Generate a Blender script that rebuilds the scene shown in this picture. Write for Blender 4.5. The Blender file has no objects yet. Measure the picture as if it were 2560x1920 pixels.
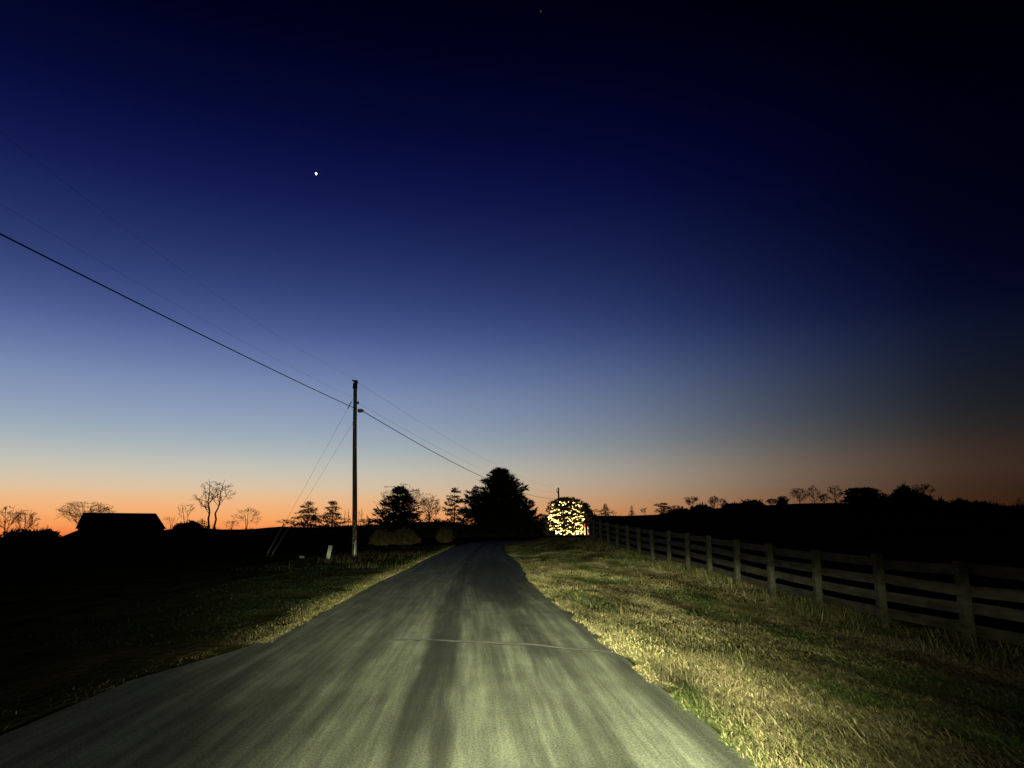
import bpy, math, random
import numpy as np
from mathutils import Vector

random.seed(7)
rng = np.random.default_rng(7)
S = bpy.context.scene
COL = S.collection
PI = math.pi

# ------------------------------------------------------------------ camera
CAM_H = 1.4
PITCH = math.atan(.2)
YAW = math.atan(110 / 1850 * math.cos(PITCH))       # to the right of the road direction (+Y)
cam = bpy.data.cameras.new('camera')
camo = bpy.data.objects.new('camera', cam); COL.objects.link(camo)
camo.location = (0, 0, CAM_H)
camo.rotation_euler = (PI / 2 + PITCH, 0, -YAW)
cam.sensor_width = 36; cam.sensor_fit = 'HORIZONTAL'
cam.lens = 36 * 1850 / 2560
cam.clip_start = .05; cam.clip_end = 9000
S.camera = camo

# ------------------------------------------------------------------ sky: twilight arch after sunset
GLOW_AZ = math.radians(-25)                          # where the sun went down, left of the road
SKY_ELEV = [-1.5, -.6, 0, .5, 1.1, 1.8, 2.5, 3.3, 4.2, 5.3, 6.6, 8.2, 10, 13, 16, 19, 22, 27, 33, 39, 60]
SKY_RGB = [(240, 84, 42), (246, 106, 54), (248, 132, 72), (248, 154, 90), (247, 168, 106), (242, 178, 124), (232, 187, 143), (216, 193, 164), (201, 193, 176),
           (182, 185, 182), (160, 173, 183), (142, 158, 183), (126, 143, 177), (94, 112, 158), (66, 82, 132), (48, 61, 109), (35, 45, 92), (20, 25, 69), (9, 14, 43), (2, 5, 26), (0, 1, 14)]
FALL_POW = ([(-1.5, 2.5), (2.4, 2.3), (5, 1.95), (7, 2.15), (10, 2.45), (13, 2.45), (17, 2.65), (22, 2.55), (30, 2.3), (60, 2.1)],
            [(-1.5, 2.7), (2.4, 2.55), (5, 2.35), (7, 2.4), (10, 2.45), (13, 2.4), (17, 2.6), (22, 2.5), (30, 2.3), (60, 2.1)],
            [(-1.5, 2.7), (2.4, 2.6), (5, 2.55), (8, 2.5), (10, 2.4), (13, 2.15), (17, 2.05), (22, 2.0), (30, 1.75), (60, 1.5)])
GLOW = [(0, 1), (15, .97), (25, .86), (35, .66), (42, .45), (49, .25), (56, .115), (62, .055), (75, .025), (110, .015), (180, .012)]

world = bpy.data.worlds.new('World'); S.world = world; world.use_nodes = True
wt = world.node_tree; wt.nodes.clear()
def N(t, kind, **kw):
    n = t.nodes.new(kind)
    for k, v in kw.items(): setattr(n, k, v)
    return n
def math_node(t, op, a, b=None, clamp=False):
    n = N(t, 'ShaderNodeMath', operation=op); n.use_clamp = clamp
    for i, v in enumerate((a, b)):
        if v is None: continue
        if isinstance(v, (int, float)): n.inputs[i].default_value = v
        else: t.links.new(v, n.inputs[i])
    return n.outputs[0]
tc = N(wt, 'ShaderNodeTexCoord'); sp = N(wt, 'ShaderNodeSeparateXYZ')
nrm = N(wt, 'ShaderNodeVectorMath', operation='NORMALIZE')
wt.links.new(tc.outputs['Generated'], nrm.inputs[0]); wt.links.new(nrm.outputs[0], sp.inputs[0])
elev = math_node(wt, 'ARCSINE', sp.outputs[2])
ef = math_node(wt, 'DIVIDE', math_node(wt, 'ADD', elev, math.radians(1.5)), math.radians(61.5), True)
cr = N(wt, 'ShaderNodeCombineColor')
for i in range(3): wt.links.new(ef, cr.inputs[i])
cv = N(wt, 'ShaderNodeRGBCurve'); wt.links.new(cr.outputs[0], cv.inputs['Color'])
cv.mapping.use_clip = False
for c in range(3):
    cu = cv.mapping.curves[c]
    pts = [((e + 1.5) / 61.5, rgb[c] / 255) for e, rgb in zip(SKY_ELEV, SKY_RGB)]
    cu.points[0].location = pts[0]; cu.points[1].location = pts[-1]
    for p in pts[1:-1]: cu.points.new(*p)
cv.mapping.update()
gm = N(wt, 'ShaderNodeGamma'); gm.inputs[1].default_value = 2.2
wt.links.new(cv.outputs[0], gm.inputs[0])
az = math_node(wt, 'ARCTAN2', sp.outputs[0], sp.outputs[1])
dz = math_node(wt, 'SUBTRACT', az, GLOW_AZ)
cosd = math_node(wt, 'COSINE', dz)                   # wraps cleanly behind the camera
dl = math_node(wt, 'DIVIDE', math_node(wt, 'ARCCOSINE', cosd), PI)
fc = N(wt, 'ShaderNodeFloatCurve'); wt.links.new(dl, fc.inputs['Value'])
cu = fc.mapping.curves[0]
gp = [(a / 180, g ** .4545) for a, g in GLOW]
cu.points[0].location = gp[0]; cu.points[1].location = gp[-1]
for p in gp[1:-1]: cu.points.new(*p)
fc.mapping.update()
# the falloff away from the glow varies with height and colour: blue lasts longer overhead
gl = N(wt, 'ShaderNodeCombineXYZ')
for c in range(3):
    fp = N(wt, 'ShaderNodeFloatCurve'); wt.links.new(ef, fp.inputs['Value'])
    cu = fp.mapping.curves[0]; gp = [((e + 1.5) / 61.5, p / 4) for e, p in FALL_POW[c]]
    cu.points[0].location = gp[0]; cu.points[1].location = gp[-1]
    for p in gp[1:-1]: cu.points.new(*p)
    fp.mapping.update()
    wt.links.new(math_node(wt, 'POWER', fc.outputs[0], math_node(wt, 'MULTIPLY', fp.outputs[0], 4.0)), gl.inputs[c])
mul = N(wt, 'ShaderNodeVectorMath', operation='MULTIPLY')
wt.links.new(gm.outputs[0], mul.inputs[0]); wt.links.new(gl.outputs[0], mul.inputs[1])
bg = N(wt, 'ShaderNodeBackground'); wo = N(wt, 'ShaderNodeOutputWorld')
wt.links.new(mul.outputs[0], bg.inputs[0]); wt.links.new(bg.outputs[0], wo.inputs[0])

# ------------------------------------------------------------------ headlights of the car the picture is taken from
# vertical beam table: degrees above the axis -> relative intensity (low beam with a cut-off)
BEAM_V = [(-40, 3), (-20, 14), (-13.5, 35), (-9, 68), (-5, 150), (-3, 255), (-1.5, 370), (-.8, 300), (-.2, 110), (.6, 48), (3, 36), (8, 44), (12, 36), (18, 10), (30, 1)]
BEAM_POWER = 124
def headlight(x):
    ld = bpy.data.lights.new('headlight', 'SPOT')
    lo = bpy.data.objects.new('headlight', ld); COL.objects.link(lo)
    lo.location = (x, 1.5, .68); lo.rotation_euler = (PI / 2, 0, 0)
    ld.spot_size = math.radians(150); ld.spot_blend = .3; ld.shadow_soft_size = .06
    ld.color = (.96, 1.0, .62); ld.energy = BEAM_POWER
    ld.use_nodes = True
    t = ld.node_tree; t.nodes.clear()
    tc = N(t, 'ShaderNodeTexCoord'); sp = N(t, 'ShaderNodeSeparateXYZ')
    t.links.new(tc.outputs['Normal'], sp.inputs[0])
    # lamp space: -Z forward, +X right, +Y up
    fz = math_node(t, 'ABSOLUTE', sp.outputs[2])
    va = math_node(t, 'ARCSINE', sp.outputs[1])
    v = math_node(t, 'ADD', math_node(t, 'DIVIDE', va, math.radians(70)), 40 / 70, True)
    fc = N(t, 'ShaderNodeFloatCurve'); t.links.new(v, fc.inputs['Value'])
    cu = fc.mapping.curves[0]
    pts = [((a + 40) / 70, (b / 400) ** .5) for a, b in BEAM_V]
    cu.points[0].location = pts[0]; cu.points[1].location = pts[-1]
    for p in pts[1:-1]: cu.points.new(*p)
    for p in cu.points: p.handle_type = 'VECTOR'
    fc.mapping.update()
    inten = math_node(t, 'POWER', fc.outputs[0], 2.0)
    ha = math_node(t, 'ARCTAN2', sp.outputs[0], fz)
    def by_height(v_near, v_far):                     # the pattern shifts between the pool of light in front of the car and the far reach
        n = N(t, 'ShaderNodeMapRange', interpolation_type='SMOOTHSTEP'); t.links.new(va, n.inputs[0])
        for i, x in enumerate((math.radians(-9), math.radians(-2), v_near, v_far)): n.inputs[i + 1].default_value = x
        return n.outputs[0]
    R = math.radians
    df = math_node(t, 'SUBTRACT', ha, by_height(R(9.5), R(4.5)))
    side = math_node(t, 'GREATER_THAN', df, 0.0)
    sl, sr = by_height(R(10.6), R(12.3)), by_height(R(9.8), R(9.4))
    sg = math_node(t, 'ADD', sl, math_node(t, 'MULTIPLY', side, math_node(t, 'SUBTRACT', sr, sl)))
    d = math_node(t, 'DIVIDE', df, sg)
    g = math_node(t, 'EXPONENT', math_node(t, 'MULTIPLY', math_node(t, 'MULTIPLY', d, d), -.5))
    g = math_node(t, 'ADD', math_node(t, 'MULTIPLY', g, .985), .015)
    em = N(t, 'ShaderNodeEmission'); out = N(t, 'ShaderNodeOutputLight')
    em.inputs[0].default_value = (1, 1, 1, 1)
    st = math_node(t, 'MULTIPLY', math_node(t, 'MULTIPLY', inten, g), 400.0)
    t.links.new(st, em.inputs[1]); t.links.new(em.outputs[0], out.inputs[0])
headlight(-.55); headlight(.75)

S.view_settings.view_transform = 'Standard'; S.view_settings.look = 'None'
S.view_settings.exposure = 0; S.view_settings.gamma = 1; S.view_settings.use_curve_mapping = False
S.render.engine = 'CYCLES'
S.cycles.max_bounces = 4; S.cycles.diffuse_bounces = 1; S.cycles.glossy_bounces = 1; S.cycles.transparent_max_bounces = 4
S.cycles.sample_clamp_indirect = 3

# ------------------------------------------------------------------ helpers
FW = Vector((math.sin(YAW) * math.cos(PITCH), math.cos(YAW) * math.cos(PITCH), math.sin(PITCH)))
RT = Vector((math.cos(YAW), -math.sin(YAW), 0))
UP = RT.cross(FW)
def ray(px, py): return FW + RT * ((px - 1280) / 1850) + UP * ((960 - py) / 1850)
def at(px, py, y):                                   # survey: photo direction and distance up the road -> world point
    d = ray(px, py); t = y / d.y
    return Vector((d.x * t, y, CAM_H + d.z * t))

def tag(o, label, cat, group=None, kind=None):
    if label: o['label'] = label
    if cat: o['category'] = cat
    if group: o['group'] = group
    if kind: o['kind'] = kind
    return o
def thing(name, label, cat, loc, group=None):
    o = bpy.data.objects.new(name, None); COL.objects.link(o)
    o.location = loc; o.empty_display_size = .3
    return tag(o, label, cat, group)
def link(name, me, mat=None, parent=None, smooth=False):
    if mat is not None and not me.materials: me.materials.append(mat)
    o = bpy.data.objects.new(name, me); COL.objects.link(o)
    if parent: o.parent = parent
    if smooth: me.shade_smooth()
    return o
def mesh_np(name, V, F, tint=None):
    """V (n,3); F = list of int arrays (m,3) or (m,4)."""
    me = bpy.data.meshes.new(name)
    V = np.asarray(V, np.float32)
    me.vertices.add(len(V)); me.vertices.foreach_set('co', V.ravel())
    loops = np.concatenate([np.asarray(f, np.int32).ravel() for f in F])
    sizes = np.concatenate([np.full(len(f), np.asarray(f).shape[1], np.int32) for f in F])
    starts = np.concatenate([[0], np.cumsum(sizes)[:-1]]).astype(np.int32)
    me.loops.add(len(loops)); me.loops.foreach_set('vertex_index', loops)
    me.polygons.add(len(sizes)); me.polygons.foreach_set('loop_start', starts)
    if tint is not None:
        a = me.attributes.new('tint', 'FLOAT_COLOR', 'POINT')
        a.data.foreach_set('color', np.hstack([tint, np.ones((len(tint), 1))]).astype(np.float32).ravel())
    me.update(calc_edges=True); me.validate()
    return me

class MB:
    """collects simple solids into one mesh"""
    def __init__(s): s.v = []; s.f = []
    def box(s, c, size, rot=None, taper=1.0):
        b = len(s.v); hx, hy, hz = (d / 2 for d in size)
        for z in (-hz, hz):
            k = taper if z > 0 else 1
            for x, y in ((-hx, -hy), (hx, -hy), (hx, hy), (-hx, hy)):
                p = Vector((x * k, y * k, z))
                if rot: p = rot @ p
                s.v.append(p + Vector(c))
        s.f += [tuple(b + i for i in q) for q in ((3, 2, 1, 0), (4, 5, 6, 7), (0, 1, 5, 4), (1, 2, 6, 5), (2, 3, 7, 6), (3, 0, 4, 7))]
        return s
    def tube(s, pts, rads, n=8, caps=True):
        b = len(s.v); m = len(pts); pts = [Vector(p) for p in pts]
        if not hasattr(rads, '__len__'): rads = [rads] * m
        for i, p in enumerate(pts):
            d = (pts[min(i + 1, m - 1)] - pts[max(i - 1, 0)]).normalized()
            a = d.cross(Vector((0, 0, 1)) if abs(d.z) < .9 else Vector((1, 0, 0))).normalized(); c = d.cross(a)
            for k in range(n):
                t = 2 * PI * k / n
                s.v.append(p + (a * math.cos(t) + c * math.sin(t)) * rads[i])
        for i in range(m - 1):
            for k in range(n):
                k2 = (k + 1) % n
                s.f.append((b + i * n + k, b + i * n + k2, b + (i + 1) * n + k2, b + (i + 1) * n + k))
        if caps:
            s.f.append(tuple(b + k for k in reversed(range(n)))); s.f.append(tuple(b + (m - 1) * n + k for k in range(n)))
        return s
    def ball(s, c, r, n=10, m=6, sq=(1, 1, 1)):
        pts = [Vector(c) + Vector((0, 0, -r * sq[2] * math.cos(PI * (i + .02) / (m + .04)))) for i in range(m + 1)]
        b = len(s.v)
        for i, p in enumerate(pts):
            rr = r * math.sin(PI * min(max(i / m, .03), .97))
            for k in range(n):
                t = 2 * PI * k / n
                s.v.append(p + Vector((rr * sq[0] * math.cos(t), rr * sq[1] * math.sin(t), 0)))
        for i in range(m):
            for k in range(n):
                k2 = (k + 1) % n
                s.f.append((b + i * n + k, b + i * n + k2, b + (i + 1) * n + k2, b + (i + 1) * n + k))
        s.f.append(tuple(b + k for k in reversed(range(n)))); s.f.append(tuple(b + m * n + k for k in range(n)))
        return s
    def mesh(s, name):
        me = bpy.data.meshes.new(name); me.from_pydata([tuple(v) for v in s.v], [], s.f); me.update(); return me
    def build(s, name, mat, parent=None, smooth=False): return link(name, s.mesh(name), mat, parent, smooth)

def vnoise(x, y, seed=0):
    """smooth value noise in 0..1"""
    xi = np.floor(x).astype(np.int64); yi = np.floor(y).astype(np.int64); fx = x - xi; fy = y - yi
    def h(a, b):
        n = (a * 374761393 + b * 668265263 + seed * 974634777) & 0x7fffffff
        n = ((n ^ (n >> 13)) * 1274126177) & 0x7fffffff
        return ((n ^ (n >> 16)) & 0xffff) / 65535.
    sx = fx * fx * (3 - 2 * fx); sy = fy * fy * (3 - 2 * fy)
    return (h(xi, yi) * (1 - sx) + h(xi + 1, yi) * sx) * (1 - sy) + (h(xi, yi + 1) * (1 - sx) + h(xi + 1, yi + 1) * sx) * sy
def fbm(x, y, seed=0, o=4):
    s = 0; a = .5
    for i in range(o): s = s + a * vnoise(x * 2 ** i, y * 2 ** i, seed + i); a *= .5
    return s / (1 - .5 ** o)
def ss(t): t = np.clip(t, 0, 1); return t * t * (3 - 2 * t)

# ------------------------------------------------------------------ materials
def new_mat(name):
    m = bpy.data.materials.new(name); m.use_nodes = True
    t = m.node_tree; b = t.nodes['Principled BSDF']
    return m, t, b
def mat_noise(name, c1, c2, scale=8, rough=.9, spec=.2, stretch=(1, 1, 1), bump=.0, detail=5):
    m, t, b = new_mat(name)
    b.inputs['Roughness'].default_value = rough; b.inputs['Specular IOR Level'].default_value = spec
    tc = N(t, 'ShaderNodeTexCoord'); mp = N(t, 'ShaderNodeMapping'); mp.inputs['Scale'].default_value = stretch
    t.links.new(tc.outputs['Object'], mp.inputs[0])
    nz = N(t, 'ShaderNodeTexNoise'); nz.inputs['Scale'].default_value = scale; nz.inputs['Detail'].default_value = detail
    t.links.new(mp.outputs[0], nz.inputs['Vector'])
    r = N(t, 'ShaderNodeValToRGB'); r.color_ramp.elements[0].position = .35; r.color_ramp.elements[1].position = .68
    r.color_ramp.elements[0].color = (*c1, 1); r.color_ramp.elements[1].color = (*c2, 1)
    t.links.new(nz.outputs[0], r.inputs[0]); t.links.new(r.outputs[0], b.inputs['Base Color'])
    if bump:
        bp = N(t, 'ShaderNodeBump'); bp.inputs['Strength'].default_value = bump; bp.inputs['Distance'].default_value = .02
        t.links.new(nz.outputs[0], bp.inputs['Height']); t.links.new(bp.outputs[0], b.inputs['Normal'])
    return m
def mat_emit(name, col, strength, base=(.5, .5, .5)):
    m, t, b = new_mat(name)
    b.inputs['Base Color'].default_value = (*base, 1)
    b.inputs['Emission Color'].default_value = (*col, 1); b.inputs['Emission Strength'].default_value = strength
    return m
def mat_tint(name, rough=.85, spec=.15, trans=0):
    m, t, b = new_mat(name)
    a = N(t, 'ShaderNodeAttribute', attribute_name='tint'); t.links.new(a.outputs['Color'], b.inputs['Base Color'])
    b.inputs['Roughness'].default_value = rough; b.inputs['Specular IOR Level'].default_value = spec
    return m

M_bark = mat_noise('bark', (.035, .028, .02), (.09, .075, .055), 14, stretch=(1, 1, .2))
M_needle = mat_noise('needles', (.018, .03, .014), (.045, .065, .028), 1.5, rough=.8)
M_shrub = mat_noise('shrub_leaves', (.02, .03, .012), (.055, .06, .025), 2.0)
M_drybush = mat_noise('dry_stems', (.13, .1, .045), (.32, .25, .125), 3.0)
M_wood = mat_noise('weathered_pole_wood', (.09, .08, .06), (.22, .19, .14), 10, stretch=(1, 1, .08), bump=.4)
M_fence = mat_noise('dark_fence_wood', (.024, .024, .017), (.064, .06, .04), 9, stretch=(1, .25, 1), bump=.4)
M_metal = mat_noise('galvanised_metal', (.2, .2, .2), (.35, .35, .35), 20, rough=.5, spec=.5)
M_black = mat_noise('black_rubber', (.012, .012, .013), (.03, .03, .03), 20, rough=.6)
M_white = mat_noise('white_plastic', (.62, .66, .6), (.8, .82, .76), 6, rough=.5, spec=.4)
M_boxmat = mat_noise('pale_green_plastic', (.42, .5, .42), (.58, .64, .55), 5, rough=.5, spec=.4)
M_orange = mat_noise('orange_plastic', (.6, .16, .04), (.75, .24, .07), 6, rough=.5)
M_guard = mat_noise('guy_guard_plastic', (.07, .06, .045), (.12, .1, .07), 6, rough=.5)
M_roof = mat_noise('barn_shingles', (.02, .02, .02), (.045, .04, .037), 3, rough=1, spec=0)
M_barn = mat_noise('barn_boards', (.03, .022, .018), (.06, .045, .035), 6, stretch=(4, 4, .3))
M_stone = mat_noise('pale_stone', (.1, .1, .095), (.2, .2, .19), 9, bump=.5)
M_grass = mat_tint('grass_blades')
M_star = mat_emit('starlight', (.95, .97, 1), 4.0)
M_faintstar = mat_emit('faint_starlight', (.85, .88, 1), .05)
M_bulb = mat_emit('warm_bulb', (1, .66, .19), 11.0)
M_litneedle = mat_noise('bulb_lit_needles', (.05, .06, .022), (.115, .115, .045), 1.5, rough=.8)  # lighter, warmer needles: the bulbs' glow on the foliage put into the colour
M_wire = mat_noise('light_cord', (.02, .03, .02), (.04, .05, .03), 10)

# ------------------------------------------------------------------ lie of the land
ROAD_C = [(-.55, -40), (-.5, -10), (-.4, 12), (-.4, 20), (-.15, 30), (.0, 40), (.35, 52), (.95, 65), (2.0, 78), (4.1, 89), (8.0, 98.5), (14, 105.5), (22, 110.5), (34, 114), (50, 116.5), (75, 118), (110, 118)]
def spline(P, n=12):
    P = [np.array(p, float) for p in P]; out = []
    for i in range(len(P) - 1):
        p0, p1, p2, p3 = P[max(i - 1, 0)], P[i], P[i + 1], P[min(i + 2, len(P) - 1)]
        for k in range(n):
            t = k / n
            out.append(.5 * (2 * p1 + (p2 - p0) * t + (2 * p0 - 5 * p1 + 4 * p2 - p3) * t ** 2 + (3 * p1 - p0 - 3 * p2 + p3) * t ** 3))
    out.append(P[-1]); return np.array(out)
RC = spline(ROAD_C)
RT_ = np.gradient(RC, axis=0); RT_ /= np.linalg.norm(RT_, axis=1)[:, None]
RN_ = np.stack([RT_[:, 1], -RT_[:, 0]], 1)          # to the right
RS = np.concatenate([[0], np.cumsum(np.linalg.norm(np.diff(RC, axis=0), axis=1))])
Ry = RC[:, 1].copy(); Ry[RC[:, 0] > 20] = 111
RZ = np.interp(Ry, [0, 50, 85, 105, 120], [0, 0, .26, .33, .36])
# half widths: left edge flares into a pull-off near the camera, right edge stays even
RL = np.interp(Ry, [-40, 5, 7, 8.4, 10.4, 12, 120], [2.9, 2.92, 2.86, 2.6, 2.17, 2.15, 2.3])
RR = np.interp(Ry, [-40, 4, 14, 23, 37, 60, 120], [2.25, 2.25, 2.2, 2.22, 2.5, 2.3, 2.2])

SKY_LINE = [(-2500, 1330), (-900, 1345), (0, 1354), (60, 1348), (150, 1344), (300, 1336), (420, 1324), (480, 1320), (540, 1323), (600, 1326), (660, 1320),
            (700, 1317), (780, 1319), (900, 1314), (950, 1313), (1040, 1307), (1100, 1305), (1170, 1313), (1330, 1307), (1360, 1303),
            (1477, 1291), (1558, 1292), (1642, 1289), (1700, 1282), (1728, 1278), (1853, 1269), (1920, 1265), (2007, 1260),
            (2105, 1258), (2300, 1261), (2560, 1263), (3200, 1270), (4500, 1310)]
_az, _tn = [], []
for px, py in SKY_LINE:
    d = ray(px, py); _az.append(math.atan2(d.x, d.y)); _tn.append(d.z / math.hypot(d.x, d.y))
RIDGE = 230.
FZ = ([0, 14, 17, 22, 26.5, 31, 35, 40, 47, 55, 80, 95, 120], [-.3, -.34, -.29, -.12, .1, .17, .3, .55, .88, .95, .75, .5, .3])
LZ = ([0, 40, 70, 95, 125, 160], [-.12, -.06, -.05, .1, .6, .6])
def road_info(x, y):
    lat = np.empty_like(x); idx = np.empty(x.shape, np.int64)
    for a in range(0, len(x), 20000):
        dx = x[a:a + 20000, None] - RC[None, :, 0]; dy = y[a:a + 20000, None] - RC[None, :, 1]
        d2 = dx * dx + dy * dy; i = d2.argmin(1); r = np.arange(len(i))
        idx[a:a + 20000] = i
        lat[a:a + 20000] = np.sqrt(d2[r, i]) * np.sign(dx[r, i] * RN_[i, 0] + dy[r, i] * RN_[i, 1] + 1e-9)
    return lat, idx
def height(x, y):
    x = np.atleast_1d(np.asarray(x, float)); y = np.atleast_1d(np.asarray(y, float))
    lat, idx = road_info(x, y)
    hw = np.where(lat > 0, RR[idx], RL[idx]); al = np.abs(lat)
    side = np.where(lat > 0, np.interp(y, *FZ), np.interp(y, *LZ))
    z = RZ[idx] + side * ss((al - hw) / 5.3)
    z = z + .10 * (fbm(x * .5, y * .4, 3) - .5) * ss((al - hw) / 1.2) * np.clip(90 / (np.abs(y) + 40), .3, 1)
    z = z - .06 * ss((hw - .02 - al) / .3)
    # bank drops away behind the fence line, then the far ridge rises
    z = z - .7 * ss((lat - 9.5) / 9) * (np.abs(y) < 75)
    r = np.hypot(x, y); a = np.arctan2(x, y)
    zr = CAM_H + np.interp(a, _az, _tn) * RIDGE
    far = np.where(r < RIDGE, zr, zr - .045 * (r - RIDGE))
    w = ss((al - 12) / 75) * ss((r - 35) / (RIDGE - 35))
    return z * (1 - w) + far * w
def gz(x, y): return float(height([x], [y])[0])

def axis(parts):
    out = []
    for a, b, n in parts: out += list(np.linspace(a, b, n, endpoint=False))
    return np.array(out + [parts[-1][1]])
gx = axis([(-900, -300, 10), (-300, -60, 40), (-60, -12, 40), (-12, 14, 90), (14, 60, 46), (60, 300, 48), (300, 900, 10)])
gy = axis([(-300, -20, 12), (-20, 0, 10), (0, 60, 150), (60, 130, 90), (130, 300, 50), (300, 900, 12)])
GX, GY = np.meshgrid(gx, gy); GZ = height(GX.ravel(), GY.ravel())
nx, ny = len(gx), len(gy)
i0 = (np.arange(ny - 1)[:, None] * nx + np.arange(nx - 1)[None, :]).ravel()
me = mesh_np('ground', np.stack([GX.ravel(), GY.ravel(), GZ], 1), [np.stack([i0, i0 + 1, i0 + 1 + nx, i0 + nx], 1)])
m, t, b = new_mat('dry_turf')
b.inputs['Roughness'].default_value = .95; b.inputs['Specular IOR Level'].default_value = 0
tc = N(t, 'ShaderNodeTexCoord'); mp = N(t, 'ShaderNodeMapping'); mp.inputs['Scale'].default_value = (1.6, .55, 1)
t.links.new(tc.outputs['Object'], mp.inputs[0])
n1 = N(t, 'ShaderNodeTexNoise'); n1.inputs['Scale'].default_value = 1.3; n1.inputs['Detail'].default_value = 8; t.links.new(mp.outputs[0], n1.inputs['Vector'])
r1 = N(t, 'ShaderNodeValToRGB'); e = r1.color_ramp.elements
e[0].position = .3; e[0].color = (.025, .036, .01, 1); e[1].position = .68; e[1].color = (.10, .075, .034, 1)
e.new(.5).color = (.055, .052, .02, 1)
t.links.new(n1.outputs[0], r1.inputs[0]); t.links.new(r1.outputs[0], b.inputs['Base Color'])
n2 = N(t, 'ShaderNodeTexNoise'); n2.inputs['Scale'].default_value = 9; n2.inputs['Detail'].default_value = 6; t.links.new(mp.outputs[0], n2.inputs['Vector'])
bp = N(t, 'ShaderNodeBump'); bp.inputs['Strength'].default_value = .7; bp.inputs['Distance'].default_value = .06
t.links.new(n2.outputs[0], bp.inputs['Height']); t.links.new(bp.outputs[0], b.inputs['Normal'])
tag(link('ground', me, m, smooth=True), 'dark grassy ground rolling away to a low ridge under the twilight', None, kind='structure')

# ------------------------------------------------------------------ road
def road_sheet():
    cols = np.concatenate([[-1.0], np.linspace(-.985, .985, 15), [1.0]])
    V, UVv = [], []
    for i in range(len(RC)):
        wob = (.05 + .3 * (Ry[i] < 9.5)) * (vnoise(np.array([RS[i] * .8]), np.array([3.3]), 5)[0] - .5), .05 * (vnoise(np.array([RS[i] * .9]), np.array([8.3]), 6)[0] - .5)
        for c in cols:
            o = c * (RL[i] + wob[0]) if c < 0 else c * (RR[i] + wob[1])
            p = RC[i] + RN_[i] * o
            V.append((p[0], p[1], RZ[i] + .012 * (1 - abs(c)) + (.012 if abs(c) < .99 else -.05))); UVv.append((o + (-.4), RS[i] - 40))
    n = len(cols); i0 = (np.arange(len(RC) - 1)[:, None] * n + np.arange(n - 1)[None, :]).ravel()
    F = np.stack([i0, i0 + 1, i0 + 1 + n, i0 + n], 1)
    me = mesh_np('road', V, [F])
    uv = me.uv_layers.new(name='metres'); U = np.array(UVv, np.float32)[F.ravel()]
    uv.data.foreach_set('uv', U.ravel()); me.shade_flat(); return me
m, t, b = new_mat('worn_asphalt')
b.inputs['Specular IOR Level'].default_value = .25; b.inputs['Roughness'].default_value = .85
uvn = N(t, 'ShaderNodeUVMap', uv_map='metres'); sx = N(t, 'ShaderNodeSeparateXYZ'); t.links.new(uvn.outputs[0], sx.inputs[0])
U, Vv = sx.outputs[0], sx.outputs[1]
def noise(scale, det, stretch, rough=.55, off=0):
    mp = N(t, 'ShaderNodeMapping'); mp.inputs['Scale'].default_value = stretch; mp.inputs['Location'].default_value = (off, off * .7, 0)
    t.links.new(uvn.outputs[0], mp.inputs[0])
    nz = N(t, 'ShaderNodeTexNoise'); nz.inputs['Scale'].default_value = scale; nz.inputs['Detail'].default_value = det; nz.inputs['Roughness'].default_value = rough
    t.links.new(mp.outputs[0], nz.inputs['Vector']); return nz.outputs[0]
def remap(v, a, b_, c, d):
    n = N(t, 'ShaderNodeMapRange', interpolation_type='SMOOTHSTEP'); t.links.new(v, n.inputs[0])
    for i, x in enumerate((a, b_, c, d)): n.inputs[i + 1].default_value = x
    return n.outputs[0]
A = lambda x, y: math_node(t, 'ADD', x, y)
Mx = lambda x, y: math_node(t, 'MULTIPLY', x, y)
wobble = Mx(math_node(t, 'SUBTRACT', noise(1, 3, (.5, .2, 1), off=4), .5), .34)
Uw = A(U, wobble)
def band(c, half, soft):                             # 1 inside a lengthwise band
    d = math_node(t, 'ABSOLUTE', math_node(t, 'SUBTRACT', Uw, c)); return remap(d, half - soft, half + soft, 1, 0)
streak = remap(noise(1, 6, (3.6, .16, 1), .62), .36, .66, .66, 1.36)
streak2 = remap(noise(1, 5, (11, .3, 1), .62, 9), .38, .66, .8, 1.26)
mott = remap(noise(1, 6, (2.2, 1.1, 1), .62, 2), .36, .66, .85, 1.16)
grain = remap(noise(60, 3, (1, .6, 1), .7, 1), .3, .7, .6, 1.4)
base = Mx(Mx(streak, mott), Mx(streak2, grain))
# dark oil and tyre stains, one on each side of the lane; the worn pale strips between them are the wheel paths
pt = remap(noise(1, 4, (.9, .22, 1), .5, 6), .36, .56, 0, 1)
s1 = Mx(band(-.28, .19, .06), remap(noise(1, 5, (3.2, .16, 1), .6, 13), .34, .56, .45, 1))
s2 = Mx(band(.9, .2, .15), remap(noise(1, 3, (1, .35, 1), .5, 17), .36, .56, .15, 1))
# the gap in the headlight beam up the lane, painted into the asphalt colour
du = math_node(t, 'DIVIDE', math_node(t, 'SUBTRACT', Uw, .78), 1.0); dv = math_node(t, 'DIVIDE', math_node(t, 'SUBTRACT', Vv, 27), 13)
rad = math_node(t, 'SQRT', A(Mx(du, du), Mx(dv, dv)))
s3 = remap(A(rad, Mx(math_node(t, 'SUBTRACT', noise(1, 4, (.8, .3, 1), .5, 23), .5), .7)), .66, 1.22, 1, 0)
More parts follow.
